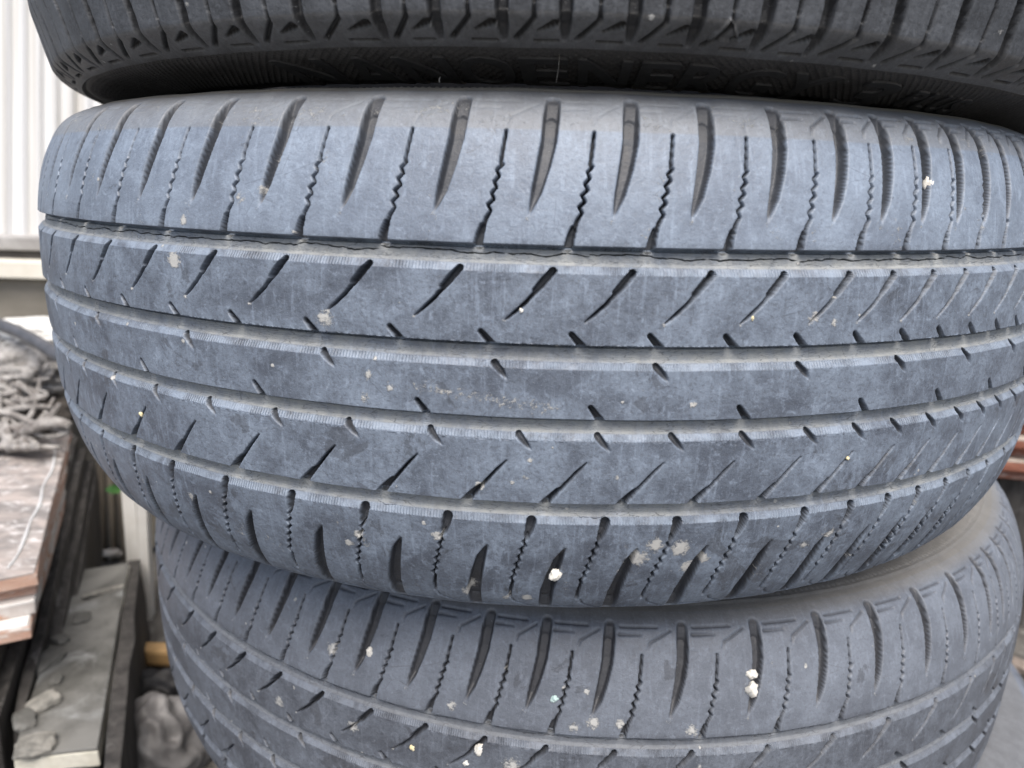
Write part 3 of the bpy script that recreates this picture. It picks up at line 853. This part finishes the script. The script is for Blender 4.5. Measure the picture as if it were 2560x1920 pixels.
def tube(name, pts, rads, mat, parent=None, seg=14, sub=6):
    """tapered tube through points"""
    P = [Vector(p) for p in pts]
    cs, rs = [], []
    for i in range(len(P) - 1):
        p0 = P[max(i - 1, 0)]; p1 = P[i]; p2 = P[i + 1]; p3 = P[min(i + 2, len(P) - 1)]
        for k in range(sub):
            t = k / sub
            cs.append(0.5 * ((2 * p1) + (p2 - p0) * t + (2 * p0 - 5 * p1 + 4 * p2 - p3) * t * t + (3 * p1 - p0 - 3 * p2 + p3) * t ** 3))
            rs.append(rads[i] * (1 - t) + rads[i + 1] * t)
    cs.append(P[-1]); rs.append(rads[-1])
    bm = bmesh.new(); rings = []
    up = Vector((0, 0, 1))
    for i, c in enumerate(cs):
        d = (cs[min(i + 1, len(cs) - 1)] - cs[max(i - 1, 0)]).normalized()
        x = d.cross(up)
        if x.length < .05: x = d.cross(Vector((1, 0, 0)))
        x.normalize(); y = d.cross(x).normalized()
        rings.append([bm.verts.new(c + (x * math.cos(2 * math.pi * k / seg) + y * math.sin(2 * math.pi * k / seg)) * rs[i] * (1 + .18 * mnoise.noise(c * 90 + Vector((math.cos(2 * math.pi * k / seg), math.sin(2 * math.pi * k / seg), 0)) * 1.5))) for k in range(seg)])
    for a, b in zip(rings[:-1], rings[1:]):
        for k in range(seg): bm.faces.new((a[k], a[(k + 1) % seg], b[(k + 1) % seg], b[k]))
    bm.faces.new(rings[0][::-1]); bm.faces.new(rings[-1])
    bmesh.ops.recalc_face_normals(bm, faces=bm.faces[:])
    return bm_obj(name, bm, mat, parent, True)


def box_to(bm, c, sx, sy, sz, M=None):
    r = bmesh.ops.create_cube(bm, size=1)
    for v in r['verts']:
        p = Vector((v.co.x * sx, v.co.y * sy, v.co.z * sz))
        v.co = (M @ p if M else p) + Vector(c)


# ---- ground
gm = NB('yard_dirt')
co = gm.n('ShaderNodeTexCoord').outputs['Object']
c_ = gm.mix(gm.ramp(gm.noise(co, 7, 8, .7, .4), .35, .65), (.10, .095, .088), (.18, .172, .16))
c_ = gm.mix(gm.ramp(gm.noise(co, 60, 6, .7), .5, .7), c_, (.27, .26, .245))
gm.put(gm.b.inputs['Base Color'], c_); gm.b.inputs['Roughness'].default_value = .95
gm.put(gm.b.inputs['Normal'], gm.bump(gm.noise(co, 50, 8, .75), .8, .01))
bm = bmesh.new()
N = 90
gv = [[None] * (N + 1) for _ in range(N + 1)]
for i in range(N + 1):
    for j in range(N + 1):
        u = (i / N * 2 - 1); v = (j / N * 2 - 1)
        x = u * (1.2 + 60 * abs(u) ** 5); y = v * (1.2 + 60 * abs(v) ** 5)
        h = mnoise.noise(Vector((x * 6, y * 6, 0))) * .012 + mnoise.noise(Vector((x * 19, y * 19, 4))) * .005 if max(abs(x), abs(y)) < 3 else 0
        gv[i][j] = bm.verts.new((x, y, h - .015))
for i in range(N):
    for j in range(N): bm.faces.new((gv[i][j], gv[i + 1][j], gv[i + 1][j + 1], gv[i][j + 1]))
g = bm_obj('ground', bm, gm.m, None, True); tag(g, kind='structure')

# ---- white corrugated sheet fence behind the stack, on a sill beam
WP = NB('white_sheet_metal')
co = WP.n('ShaderNodeTexCoord').outputs['Object']
st = WP.noise(WP.scale(co, (75, 75, .8)), 1, 4, .6)
c_ = WP.mix(WP.ramp(st, .35, .65), (.70, .71, .72), (.50, .49, .465))
WP.put(WP.b.inputs['Base Color'], c_); WP.b.inputs['Roughness'].default_value = .35
ya = at(60, 590, 1.12)
FY = ya.y; FZ = ya.z
fence = empty('sheet_fence', (0, FY, FZ))
tag(fence, 'white corrugated metal sheet fence standing upright behind the tyres, on a pale beam', 'fence')
bm = bmesh.new()
prof = []
x = -1.6
rr_ = random.Random(5)
while x < 1.9:
    w = .026
    for dx, dy in ((0, 0), (w * .34, 0), (w * .46, -.007), (w * .52, -.010), (w * .80, -.010), (w * .88, -.006), (w * .97, 0)):
        prof.append((x + dx, FY + dy))
    x += w
for sgn in (0,):
    top, bot = 1.75, FZ
    va = [bm.verts.new((p[0], p[1], bot)) for p in prof]; vb = [bm.verts.new((p[0], p[1], top)) for p in prof]
    vc = [bm.verts.new((p[0], p[1] + .0012, bot)) for p in prof]; vd = [bm.verts.new((p[0], p[1] + .0012, top)) for p in prof]
    for k in range(len(prof) - 1):
        bm.faces.new((va[k], va[k + 1], vb[k + 1], vb[k])); bm.faces.new((vc[k + 1], vc[k], vd[k], vd[k + 1]))
        bm.faces.new((vb[k], vb[k + 1], vd[k + 1], vd[k])); bm.faces.new((va[k + 1], va[k], vc[k], vc[k + 1]))
o = bm_obj('sheet', bm, WP.m, None)
o.parent = fence; o.matrix_parent_inverse = Matrix.Translation((0, -FY, -FZ))
fence.rotation_euler = (-math.radians(15.4), math.radians(-1.7), 0)

CR = simple('cream_paint', (.70, .67, .58), (.78, .75, .67), 18, .5, bdist=.0008)
GREY = simple('grey_gasket', (.30, .29, .28), (.45, .44, .43), 14, .7)
DKB = simple('gap_shade_dark', (.045, .04, .038), (.08, .075, .07), 20, .8)
TAUPE = simple('taupe_panel', (.20, .185, .155), (.27, .25, .215), 9, .75, stretch=(1, 1, 2))


def beam(name, p0, p1, h, d, mat, label, cat, parent=None, extend_=1.2):
    """long horizontal member whose front top edge runs p0 -> p1"""
    a, b = Vector(p0), Vector(p1)
    dirv = (b - a); dirv.z = 0; dirv.normalize()
    a = a - dirv * extend_; b = b + dirv * extend_
    z = (p0.z + p1.z) / 2
    a.z = b.z = z
    nrm = Vector((-dirv.y, dirv.x, 0))
    o = quad_prism(name, (a, b, b + nrm * d, a + nrm * d), h, mat, parent, bevel=.003, cuts=1)
    if label: tag(o, label, cat)
    return o


def band(pxs, ytop, dist):
    return at(pxs[0], ytop, dist)


# members below the fence, from the top down
d_ = 1.10
pz = lambda y, dd: at(60, y, dd)
beam('sill_flashing', pz(592, 1.08), pz(592, 1.08) + Vector((.3, 0, 0)), abs(pz(592, 1.08).z - pz(628, 1.08).z), .12, GREY, 'soft grey flashing strip under the white corrugated fence', 'flashing')
beam('gap_shade_strip', pz(627, 1.095), pz(627, 1.095) + Vector((.3, 0, 0)), abs(pz(627, 1.095).z - pz(654, 1.095).z) + .004, .08, DKB, 'thin dark strip added as the shaded gap between the grey flashing and the cream beam', 'board')  # dark strip added for the gap, its shade put into the colour
beam('sill_beam', pz(652, 1.07), pz(652, 1.07) + Vector((.3, .0, 0)), abs(pz(652, 1.07).z - pz(700, 1.07).z), .12, CR, 'cream painted beam running behind the left side of the stack', 'beam')
beam('base_panel', pz(699, 1.10), pz(699, 1.10) + Vector((.3, 0, 0)), pz(699, 1.10).z - .0, .06, TAUPE, 'taupe wall panel in shadow below the cream beam', 'panel')

# ---- pile of dusty cloths with a dark hose
CLOTH = simple('dusty_cloth', (.22, .21, .20), (.52, .51, .50), 55, .95, c3=(.10, .085, .075), t3=(.55, .68), scale3=30, bump=.7, bdist=.004)
def crumple(name, centre, size, mat, seed, label, cat, rough=.35, freq=1.6, sub=5, group=None):
    bm = bmesh.new()
    bmesh.ops.create_icosphere(bm, subdivisions=sub, radius=1)
    for v in bm.verts:
        q = v.co * freq + Vector((seed * 3.7, seed, 0))
        rdg = 1 - abs(mnoise.noise(q * 1.6)) * 2
        n_ = mnoise.noise(q) * .5 + rdg * rough + mnoise.noise(q * 4) * .10
        v.co = v.co * (0.85 + n_ * .5)
        v.co = Vector((v.co.x * size[0], v.co.y * size[1], max(v.co.z, -.75) * size[2]))
    o = bm_obj(name, bm, mat, None, True)
    o.location = centre
    tag(o, label, cat, group)
    return o
p = at(40, 1000, .98)
crumple('cloth_bundle', at(10, 930, 1.03), (.095, .07, .055), CLOTH, 2, 'dusty white cloth bundle heaped on the tiles under the dark hose', 'cloth', .45, 2.0)
FOLD = simple('grey_cloth', (.17, .158, .15), (.44, .425, .41), 70, .95, c3=(.12, .1, .09), t3=(.58, .7), scale3=25, bump=.7, bdist=.003)
rope = empty('knotted_rags', at(60, 1060, .93))
tag(rope, 'twisted grimy rags lying in front of the cloth bundle on the stacked tiles', 'rags')
def rel(par, o):
    o.parent = par; o.matrix_parent_inverse = Matrix.Translation(-par.location); return o
rq = random.Random(21)
for k in range(64):
    x0, y0 = rq.uniform(-90, 60), rq.uniform(940, 1110)
    L_ = rq.uniform(70, 150); an = rq.uniform(-.5, 1.6); cv = rq.uniform(-.9, .9)
    pp = []
    for i in range(5):
        x_ = x0 + L_ * i / 4 * math.cos(an + cv * i / 4); y_ = y0 + L_ * i / 4 * math.sin(an + cv * i / 4)
        pp.append(at(min(x_, 172), min(y_, 1118), .99 - (y_ - 940) * .00028 - .004 * (k % 4)))
    rad = rq.uniform(.0018, .0060)
    rel(rope, tube('rag', pp, [rad * .7, rad, rad * 1.1, rad, rad * .6], FOLD, seg=8, sub=4))
rel(rope, tube('rag', [at(40, 1088, .94), at(90, 1066, .93), at(140, 1056, .93), at(176, 1064, .93)], [.005, .008, .008, .005], FOLD))
under = crumple('dark_rag', at(-10, 1050, 1.03), (.11, .05, .06), simple('dark_rag_cloth', (.05, .045, .04), (.13, .115, .10), 50, .95), 3, 'dark dirty rag wedged behind the twisted rags, on the stacked tiles', 'rag', .4, 2.0)
HOSE = simple('dark_hose', (.06, .065, .075), (.10, .105, .12), 60, .4)
o = tube('hose', [at(-160, 760, 1.0), at(0, 812, .98), (at(70, 842, .955)), at(150, 892, .93), at(240, 960, .90)], [.0085] * 5, HOSE)
tag(o, 'dark grey hose sloping down behind the left side of the tyre', 'hose')
crumple('paper_wad', at(105, 835, 1.04), (.09, .05, .025), simple('white_dust_cloth', (.62, .62, .60), (.75, .75, .73), 60, .9), 9, 'whitish crumpled sheet lying just above the dark hose', 'sheet', .25, 1.5)

# ---- stack of brown ceramic tiles, left
TILE = NB('brown_marble_tile')
co = TILE.n('ShaderNodeTexCoord').outputs['Object']
a = TILE.noise(TILE.scale(co, (14, 30, 14)), 1, 8, .7, .9)
c_ = TILE.mix(TILE.ramp(a, .38, .62), (.23, .215, .21), (.46, .405, .38))
c_ = TILE.mix(TILE.ramp(TILE.noise(TILE.scale(co, (40, 90, 40)), 1, 6, .75, 1.0), .52, .66), c_, (.72, .70, .70))
TILE.put(TILE.b.inputs['Base Color'], c_); TILE.b.inputs['Roughness'].default_value = .55
TILE.put(TILE.b.inputs['Normal'], TILE.bump(a, .3, .002))
CLAY = simple('clay_body', (.50, .31, .235), (.60, .42, .34), 35, .85, c3=(.70, .67, .64), t3=(.50, .60), scale3=28, stretch=(1, 1, 3), bump=.6, bdist=.002)
CLAYR = simple('red_clay_body', (.20, .07, .045), (.32, .14, .095), 35, .85, c3=(.42, .37, .34), t3=(.55, .68), scale3=20, stretch=(1, 1, 3), bump=.6, bdist=.002)
GLAZE = simple('pale_glaze', (.72, .71, .70), (.80, .79, .77), 60, .6)

def tile(near_r, far_r, width, z, thick, label, parent_none=None, top_mat=TILE.m, body=CLAY, group='ceramic tiles stacked on the left', seed=0, side=-1):
    """one ceramic tile: clay body with a glazed face on top"""
    a, b = Vector((near_r.x, near_r.y, z)), Vector((far_r.x, far_r.y, z))
    d = (b - a); w = Vector((-d.y, d.x, 0)).normalized() * width * (-side * 1.0)
    root = empty('ceramic_tile', a)
    tag(root, label, 'tile', group)
    a2, b2 = a + w, b + w
    o1 = quad_prism('clay_body', (a, b, b2, a2), thick - .0026, body, None, bevel=.0012, cuts=8, rough=.0025, seed=seed)
    for v in o1.data.vertices: v.co.z -= .0025
    o2 = quad_prism('glazed_face', (a, b, b2, a2), .0025, top_mat, None, bevel=.0008, cuts=8, rough=.0016, seed=seed + 5)
    for o in (o1, o2): rel(root, o)
    return root


ZT = .256
near, far = on_z(85, 1432, ZT), on_z(172, 1093, ZT)
fe = far + (far - near) * .15
tile(near, fe, .55, ZT, .0150, 'topmost brown marbled tile of the left stack, with a white dusty streak')
tile(on_z(88, 1450, ZT - .0155), fe, .55, ZT - .0155, .0150, 'second tile from the top of the left stack, orange clay edge with white glaze', top_mat=GLAZE, seed=1)
tile(on_z(86, 1500, ZT - .0310), fe, .55, ZT - .0310, .0150, 'third tile from the top of the left stack, chalky crumbling edge', top_mat=GLAZE, body=simple('chalky_body', (.48, .44, .42), (.66, .64, .62), 40, .9, c3=(.45, .28, .2), t3=(.5, .6), scale3=30), seed=2)
tile(on_z(70, 1560, ZT - .0465), fe, .55, ZT - .0465, .0160, 'lowest tile of the left stack, set back, pinkish clay edge', top_mat=GLAZE, seed=3)
# thick dusty streak of grout on the top tile
GR = simple('grout_dust', (.62, .64, .66), (.74, .75, .76), 120, .95, bump=.8, bdist=.002)
q = [on_z(x_, y_, ZT + .0008) for x_, y_ in ((138, 1118), (132, 1170), (108, 1215), (100, 1260), (78, 1300), (62, 1345), (45, 1385), (20, 1420))]
o = tube('grout_streak', q, [.0010, .0018, .0009, .0020, .0010, .0019, .0010, .0012], GR)
tag(o, 'white grout streak dried across the top of the brown marbled tile', 'grout')

# ---- dark leaning boards under / beside the tile stack
BRD = simple('dark_weathered_board', (.032, .030, .029), (.085, .08, .076), 26, .8, c3=(.17, .165, .16), t3=(.56, .7), scale3=14, stretch=(3, 3, .6), bump=.6, bdist=.003)
def board(pts4, thick, label, mat=BRD, seed=0, dirv=(1, .3, 0)):
    o = quad_prism('leaning_board', pts4, thick, mat, None, down=Vector(dirv).normalized() * 1.0, bevel=.0015, cuts=6, rough=.003, seed=seed)
    tag(o, label, 'board', 'dark boards leaning beside the tiles')
    return o
def sheetboard(x0, y0, d0, x1, y1, d1, drop, thick, label, seed):
    """board standing on edge: top edge runs from a far point to a near point"""
    a, b = at(x0, y0, d0), at(x1, y1, d1)
    dn = Vector((-.10, .02, -1)) * drop
    s_ = (b - a); s_.z = 0; nrm = Vector((s_.y, -s_.x, 0)).normalized()
    if nrm.x < 0: nrm = -nrm
    o = quad_prism('leaning_board', (a, b, b + dn, a + dn), thick, BRD, None, down=nrm, bevel=.0012, cuts=8, rough=.004, seed=seed)
    tag(o, label, 'board', 'dark boards standing beside the tiles')
sheetboard(176, 1090, 1.02, -30, 1800, .66, .30, .010, 'dark board standing on edge right beside the brown tile stack', 1)
sheetboard(196, 1120, 1.03, 30, 1800, .68, .30, .010, 'second dark board on edge, next to the one touching the tiles', 2)
sheetboard(212, 1150, 1.05, 70, 1830, .70, .28, .012, 'grimy grey board on edge, farthest from the brown tiles', 3)

sheetboard(226, 1165, 1.07, 118, 1800, .74, .26, .010, 'purplish grey board on edge beside the dark gap', 5)
sheetboard(160, 1130, 1.00, -70, 1760, .64, .30, .006, 'thin pale-edged board tucked against the tile stack', 6)

# ---- grey slab lying low, with rubble
SLAB = simple('grey_dusty_slab', (.07, .07, .065), (.20, .20, .19), 14, .85, c3=(.30, .31, .31), t3=(.52, .70), scale3=9, bump=.4, bdist=.002)
ZS = .116
far_l, far_r, near_r, near_l = on_z(178, 1428, ZS), on_z(320, 1408, ZS), on_z(244, 1868, ZS), on_z(30, 1893, ZS)
slab = empty('stone_slab', near_l); tag(slab, 'long dusty grey slab lying low at the bottom left, cream front edge', 'slab')
o = quad_prism('slab_face', (near_l, near_r, far_r, far_l), .004, SLAB, None, bevel=.001, cuts=8, rough=.001); rel(slab, o)
o = quad_prism('slab_body', (near_l - Vector((0, 0, .0042)), near_r - Vector((0, 0, .0042)), far_r - Vector((0, 0, .0042)), far_l - Vector((0, 0, .0042))), .016, simple('cream_body', (.55, .53, .45), (.68, .66, .58), 50, .85, c3=(.30, .29, .26), t3=(.55, .7), scale3=40, bump=.5), None, bevel=.001, cuts=8, rough=.002); rel(slab, o)
# crate-like support below so the slab rests on something
sup = [p + Vector((0, 0, -.0215)) for p in (near_l, near_r, far_r, far_l)]
cen = sum(sup, Vector()) / 4
sup = [cen + (p - cen) * .96 for p in sup]
o = quad_prism('stacked_slab', sup, .095, BRD, None, cuts=6, rough=.006, seed=4, bevel=.002); tag(o, 'dark block under the long grey slab', 'block')
# board to the right of the slab
a, b = at(322, 1400, .985), at(252, 1930, .60)
sd_ = Vector((.0, 0, -1)) * .16
o = quad_prism('side_board', (a, b, b + sd_, a + sd_), .015, BRD, None, down=Vector((.95, .25, 0)).normalized(), cuts=8, rough=.004, seed=7)
tag(o, 'dark weathered board on edge along the right side of the grey slab', 'board')
LIGHT = simple('pale_chip', (.15, .148, .135), (.30, .29, .265), 80, .9, bump=.6)
for k, (px, py, sx, sy, sz, rot, lab) in enumerate(((262, 1478, .028, .004, .003, .9, 'thin pale stick lying across the far end of the grey slab'),
        (118, 1650, .012, .020, .005, -.3, 'pale flat chip on the left edge of the grey slab, middle of its length'),
        (108, 1758, .010, .016, .006, -.6, 'whitish sharp chip on the left of the slab, beside a hole'),
        (88, 1865, .017, .012, .007, .4, 'beige lump of mortar near the front left corner of the grey slab'),
        (205, 1545, .010, .010, .004, .4, 'small grey crumb in the far left part of the slab'),
        (150, 1600, .008, .010, .005, 1.2, 'grey crumb just behind the pale flat chip'),
        (140, 1700, .006, .007, .004, .2, 'tiny light crumb between the two pale chips'),
        (62, 1800, .010, .014, .005, .7, 'broken grey shard tilted at the left of the slab'))):
    p = on_z(px, py, ZS + sz * .6)
    bm = bmesh.new(); bmesh.ops.create_icosphere(bm, subdivisions=3, radius=1)
    for v in bm.verts:
        v.co *= 1 + mnoise.noise(v.co * 1.7 + Vector((k * 5, 0, 0))) * .5
        m_ = max(abs(v.co.x), abs(v.co.y), abs(v.co.z)); v.co = v.co.lerp(v.co / m_ * .9, .6)
        v.co = Vector((v.co.x * sx, v.co.y * sy, v.co.z * sz))
    o = bm_obj('rubble_chip', bm, LIGHT if k in (0, 2, 3) else SLAB, None, False)
    o.location = p; o.rotation_euler = (0.1, .15, rot)
    tag(o, lab, 'rubble', 'chips lying on the grey slab')

# ---- white plastic strips standing on end behind, left of the lower tyre
for k, (px0, px1, pxb, lab) in enumerate(((322, 340, 362, 'dull white strip, leftmost of the upright strips left of the lower tyre'),
                                           (338, 356, 376, 'white strip in the middle of the upright strips left of the lower tyre'),
                                           (356, 384, 392, 'bright white channel strip, right of the other strips, touching the lower tyre in view'))):
    dd = 1.0 - .012 * k
    t0, t1 = at(px0, 1240, dd), at(px1 + 2, 1240, dd)
    b0 = at(pxb - 12, 1600, dd + .10)
    w = (t1 - t0).length * .78
    ax = (b0 - at((px0 + px1) / 2 - 6, 1240, dd)); ax.normalize()
    root = empty('white_strip', b0); tag(root, lab, 'strip', 'white strips standing on end')
    wx = Vector((1, .1, 0)).normalized(); wy = ax.cross(wx).normalized()
    bm = bmesh.new()
    secs = [(-w / 2, .016), (-w / 2, .003), (-w * .36, -.004), (-w * .16, -.004), (-w * .10, .014), (w * .10, .014), (w * .16, -.004), (w * .38, -.004), (w * .48, .003), (w / 2, .016)]
    ring0 = [bm.verts.new(b0 + wx * s_[0] + wy * s_[1]) for s_ in secs]
    tp = b0 - ax * .55
    ring1 = [bm.verts.new(tp + wx * s_[0] + wy * s_[1]) for s_ in secs]
    n_ = len(secs)
    for q_ in range(n_): bm.faces.new((ring0[q_], ring0[(q_ + 1) % n_], ring1[(q_ + 1) % n_], ring1[q_]))
    bm.faces.new(ring0[::-1]); bm.faces.new(ring1)
    bmesh.ops.recalc_face_normals(bm, faces=bm.faces[:])
    o = bm_obj('channel', bm, simple('white_pvc', (.80, .79, .76), (.88, .88, .86), 20, .4), None); rel(root, o)
# dim brown strips behind
for k, px in enumerate((225, 248, 272, 298)):
    p0, p1 = at(px, 1160, 1.16), at(px + 14, 1440, 1.22)
    o = tube('brown_strip', [p0, p1], [.006, .006], simple('brown_strip_mat', (.10, .085, .07), (.24, .21, .17), 30, .8, stretch=(4, 4, .3)), seg=6, sub=2)
    tag(o, ['dim brown lath, leftmost of four in the dark gap', 'dim brown lath, second from the left in the dark gap', 'dim brown lath, third from the left in the dark gap', 'dim brown lath, rightmost of four beside the white strips'][k], 'lath', 'laths in the dark gap')
LEAF = simple('green_leaf', (.05, .16, .04), (.09, .24, .06), 60, .6)
bm = bmesh.new(); pts = [(0, 0), (.3, .22), (.7, .2), (1, 0), (.7, -.2), (.3, -.22)]
vs = [bm.verts.new((x_ * .03, y_ * .03, .003 * math.sin(3 * x_))) for x_, y_ in pts]; f = bm.faces.new(vs)
bmesh.ops.extrude_face_region(bm, geom=[f]); 
for v in vs: v.co.z -= .0006
o = bm_obj('green_leaf', bm, LEAF, None); o.location = at(262, 1225, 1.05); o.rotation_euler = (1.2, .3, 1.1)
tag(o, 'small green leaf in the dark gap under the left side of the middle tyre', 'leaf')

# ---- orange wood end and grey lump
o = quad_prism('wood_offcut', [at(352, 1624, .915), at(440, 1628, .915), at(440, 1604, .96), at(352, 1602, .96)], .026, simple('orange_wood', (.48, .30, .13), (.60, .40, .2), 20, .7), None, bevel=.006, cuts=3)
tag(o, 'orange wood offcut peeking out left of the lower tyre', 'wood offcut')
crumple('plastic_bag', at(398, 1880, .775), (.055, .05, .065), simple('grey_plastic', (.11, .105, .105), (.24, .235, .235), 18, .5), 5, 'crumpled grey plastic bag on the ground left of the lower tyre', 'bag', .35, 1.3)
crumple('shadow_lump', at(402, 1775, .865), (.07, .04, .055), simple('shadow_black', (.006, .006, .008), (.015, .015, .018), 18, .6), 12, 'black lump added as the shadow in the hollow below the orange wood offcut', 'sheet', .3, 1.3)  # black lump added to stand for the shadow in this hollow

# ---- right: red tile stack, leaf, rubble
ZR = .335
for k in range(6):
    z = ZR - k * .0165
    a = on_z(2478 + (k % 3) * 9, 1168 + k * 22, z)
    root = empty('ceramic_tile', a)
    dx = [0, .012, -.006, .01, -.004, .006][k]
    base = at(2490, 1170, 1.0); bx, by = base.x + dx, base.y + dx
    q = [Vector((bx, by, z)), Vector((bx + .45, by - .10, z)), Vector((bx + .54, by + .30, z)), Vector((bx + .09, by + .40, z))]
    root.location = q[0]
    tag(root, ['top red clay tile of the stack at the right edge', 'second red tile down in the right-hand stack, pale dusty edge', 'third red tile down in the right-hand stack', 'fourth red tile down in the right-hand stack',
               'fifth red tile down in the right-hand stack, in shade', 'lowest visible red tile of the right-hand stack'][k], 'tile', 'red tiles stacked on the right')
    rel(root, quad_prism('clay_body', [p - Vector((0, 0, .0028)) for p in q], .0125, CLAYR, None, bevel=.0015, cuts=6, rough=.002, seed=k))
    rel(root, quad_prism('glazed_face', q, .0025, simple('beige_glaze', (.42, .36, .31), (.55, .49, .44), 40, .6), None, bevel=.0008, cuts=6, rough=.001, seed=k + 3))
cb = at(2490, 1170, 1.0)
o = quad_prism('timber_block', [Vector((cb.x + .03, cb.y + .03, ZR - .0995)), Vector((cb.x + .44, cb.y - .06, ZR - .0995)), Vector((cb.x + .50, cb.y + .28, ZR - .0995)), Vector((cb.x + .10, cb.y + .36, ZR - .0995))], ZR - .0995 + .02, BRD, None, cuts=3, rough=.003)
tag(o, 'dark timber block carrying the red tile stack at the right', 'block')
rb = random.Random(9)
RUB = simple('pale_rubble', (.26, .245, .23), (.46, .44, .42), 40, .9, bump=.6, bdist=.002)
RUBD = simple('brown_rubble', (.16, .13, .11), (.27, .23, .20), 40, .9, bump=.6, bdist=.002)
bm = bmesh.new(); bm2 = bmesh.new()
for k in range(420):
    x = rb.uniform(-1.0, 1.1); y = rb.uniform(-.35, 1.0)
    if math.hypot(x - .05, y - .06) < .36: continue
    s_ = rb.uniform(.004, .02) * (1.4 if x > .3 else 1)
    r = bmesh.ops.create_icosphere(bm if k % 3 else bm2, subdivisions=2, radius=1)
    off = Vector((k * 1.7, 0, 0))
    M = Matrix.Rotation(rb.uniform(0, 6), 3, 'Z') @ Matrix.Rotation(rb.uniform(-.5, .5), 3, 'X')
    for v in r['verts']:
        c0 = v.co * (1 + mnoise.noise(v.co * 1.5 + off) * .6)
        m_ = max(abs(c0.x), abs(c0.y), abs(c0.z)); c0 = c0.lerp(c0 / m_ * .9, .5)
        v.co = M @ Vector((c0.x * s_, c0.y * s_ * .8, c0.z * s_ * .5)) + Vector((x, y, s_ * .2))
for b_, mt, nm in ((bm, RUB, 'rubble'), (bm2, RUBD, 'gravel')):
    o = bm_obj(nm, b_, mt, None); tag(o, 'pale crushed rubble strewn over the yard' if nm == 'rubble' else 'brownish gravel strewn over the yard', nm, kind='stuff')
YL = simple('yellow_leaf_mat', (.62, .52, .18), (.72, .64, .30), 90, .6)
lp = at(2505, 1880, .79)
bm = bmesh.new()
nn = 22; ctr = []
for i in range(nn):
    a = 2 * math.pi * i / nn
    rr2 = .022 * (1 + .18 * math.cos(3 * a) + .06 * math.sin(7 * a))
    ctr.append(bm.verts.new((rr2 * 1.4 * math.cos(a), rr2 * math.sin(a), .005 * math.cos(2 * a))))
c0 = bm.verts.new((0, 0, -.002))
for i in range(nn): bm.faces.new((c0, ctr[i], ctr[(i + 1) % nn]))
leaf = empty('yellow_leaf', lp); leaf.rotation_euler = (-.1, .1, .4)
tag(leaf, 'yellow fallen leaf at the bottom right corner beside the lower tyre', 'leaf')
o = bm_obj('blade', bm, YL, leaf, True); md = o.modifiers.new('solid', 'SOLIDIFY'); md.thickness = .0006
o = tube('stalk', [(.025, 0, 0), (.05, .004, .003), (.075, .002, .0)], [.0012, .001, .0008], YL, leaf, seg=8)

# ---- vent hairs and cobweb threads at the joint of the two upper tyres
HAIR = simple('pale_hair', (.30, .29, .27), (.42, .41, .39), 200, .8)
for pts, rad, nm, lab in (
    (((1399, 118, .232), (1397, 165, .236), (1390, 207, .240)), .00009, 'cobweb_thread', 'thin cobweb thread hanging across the E of the raised lettering'),
    (((1945, 152, .262), (1958, 150, .258), (1990, 144, .258)), .00012, 'cobweb_thread', 'short cobweb thread on the rim edge of the top tyre at right'),
    (((2128, 268, .290), (2132, 252, .288), (2137, 240, .288)), .00022, 'rubber_hair', 'curved rubber vent hair standing in the joint, near the digit of the lettering'),
    (((1099, 207, .244), (1098, 199, .244), (1100, 192, .245)), .00020, 'rubber_hair', 'stubby rubber vent hair in the joint, below the second N of the lettering')):
    o = tube(nm, [at(*q) for q in pts], [rad] * 3, HAIR, seg=6, sub=4); tag(o, lab, nm.split('_')[1])
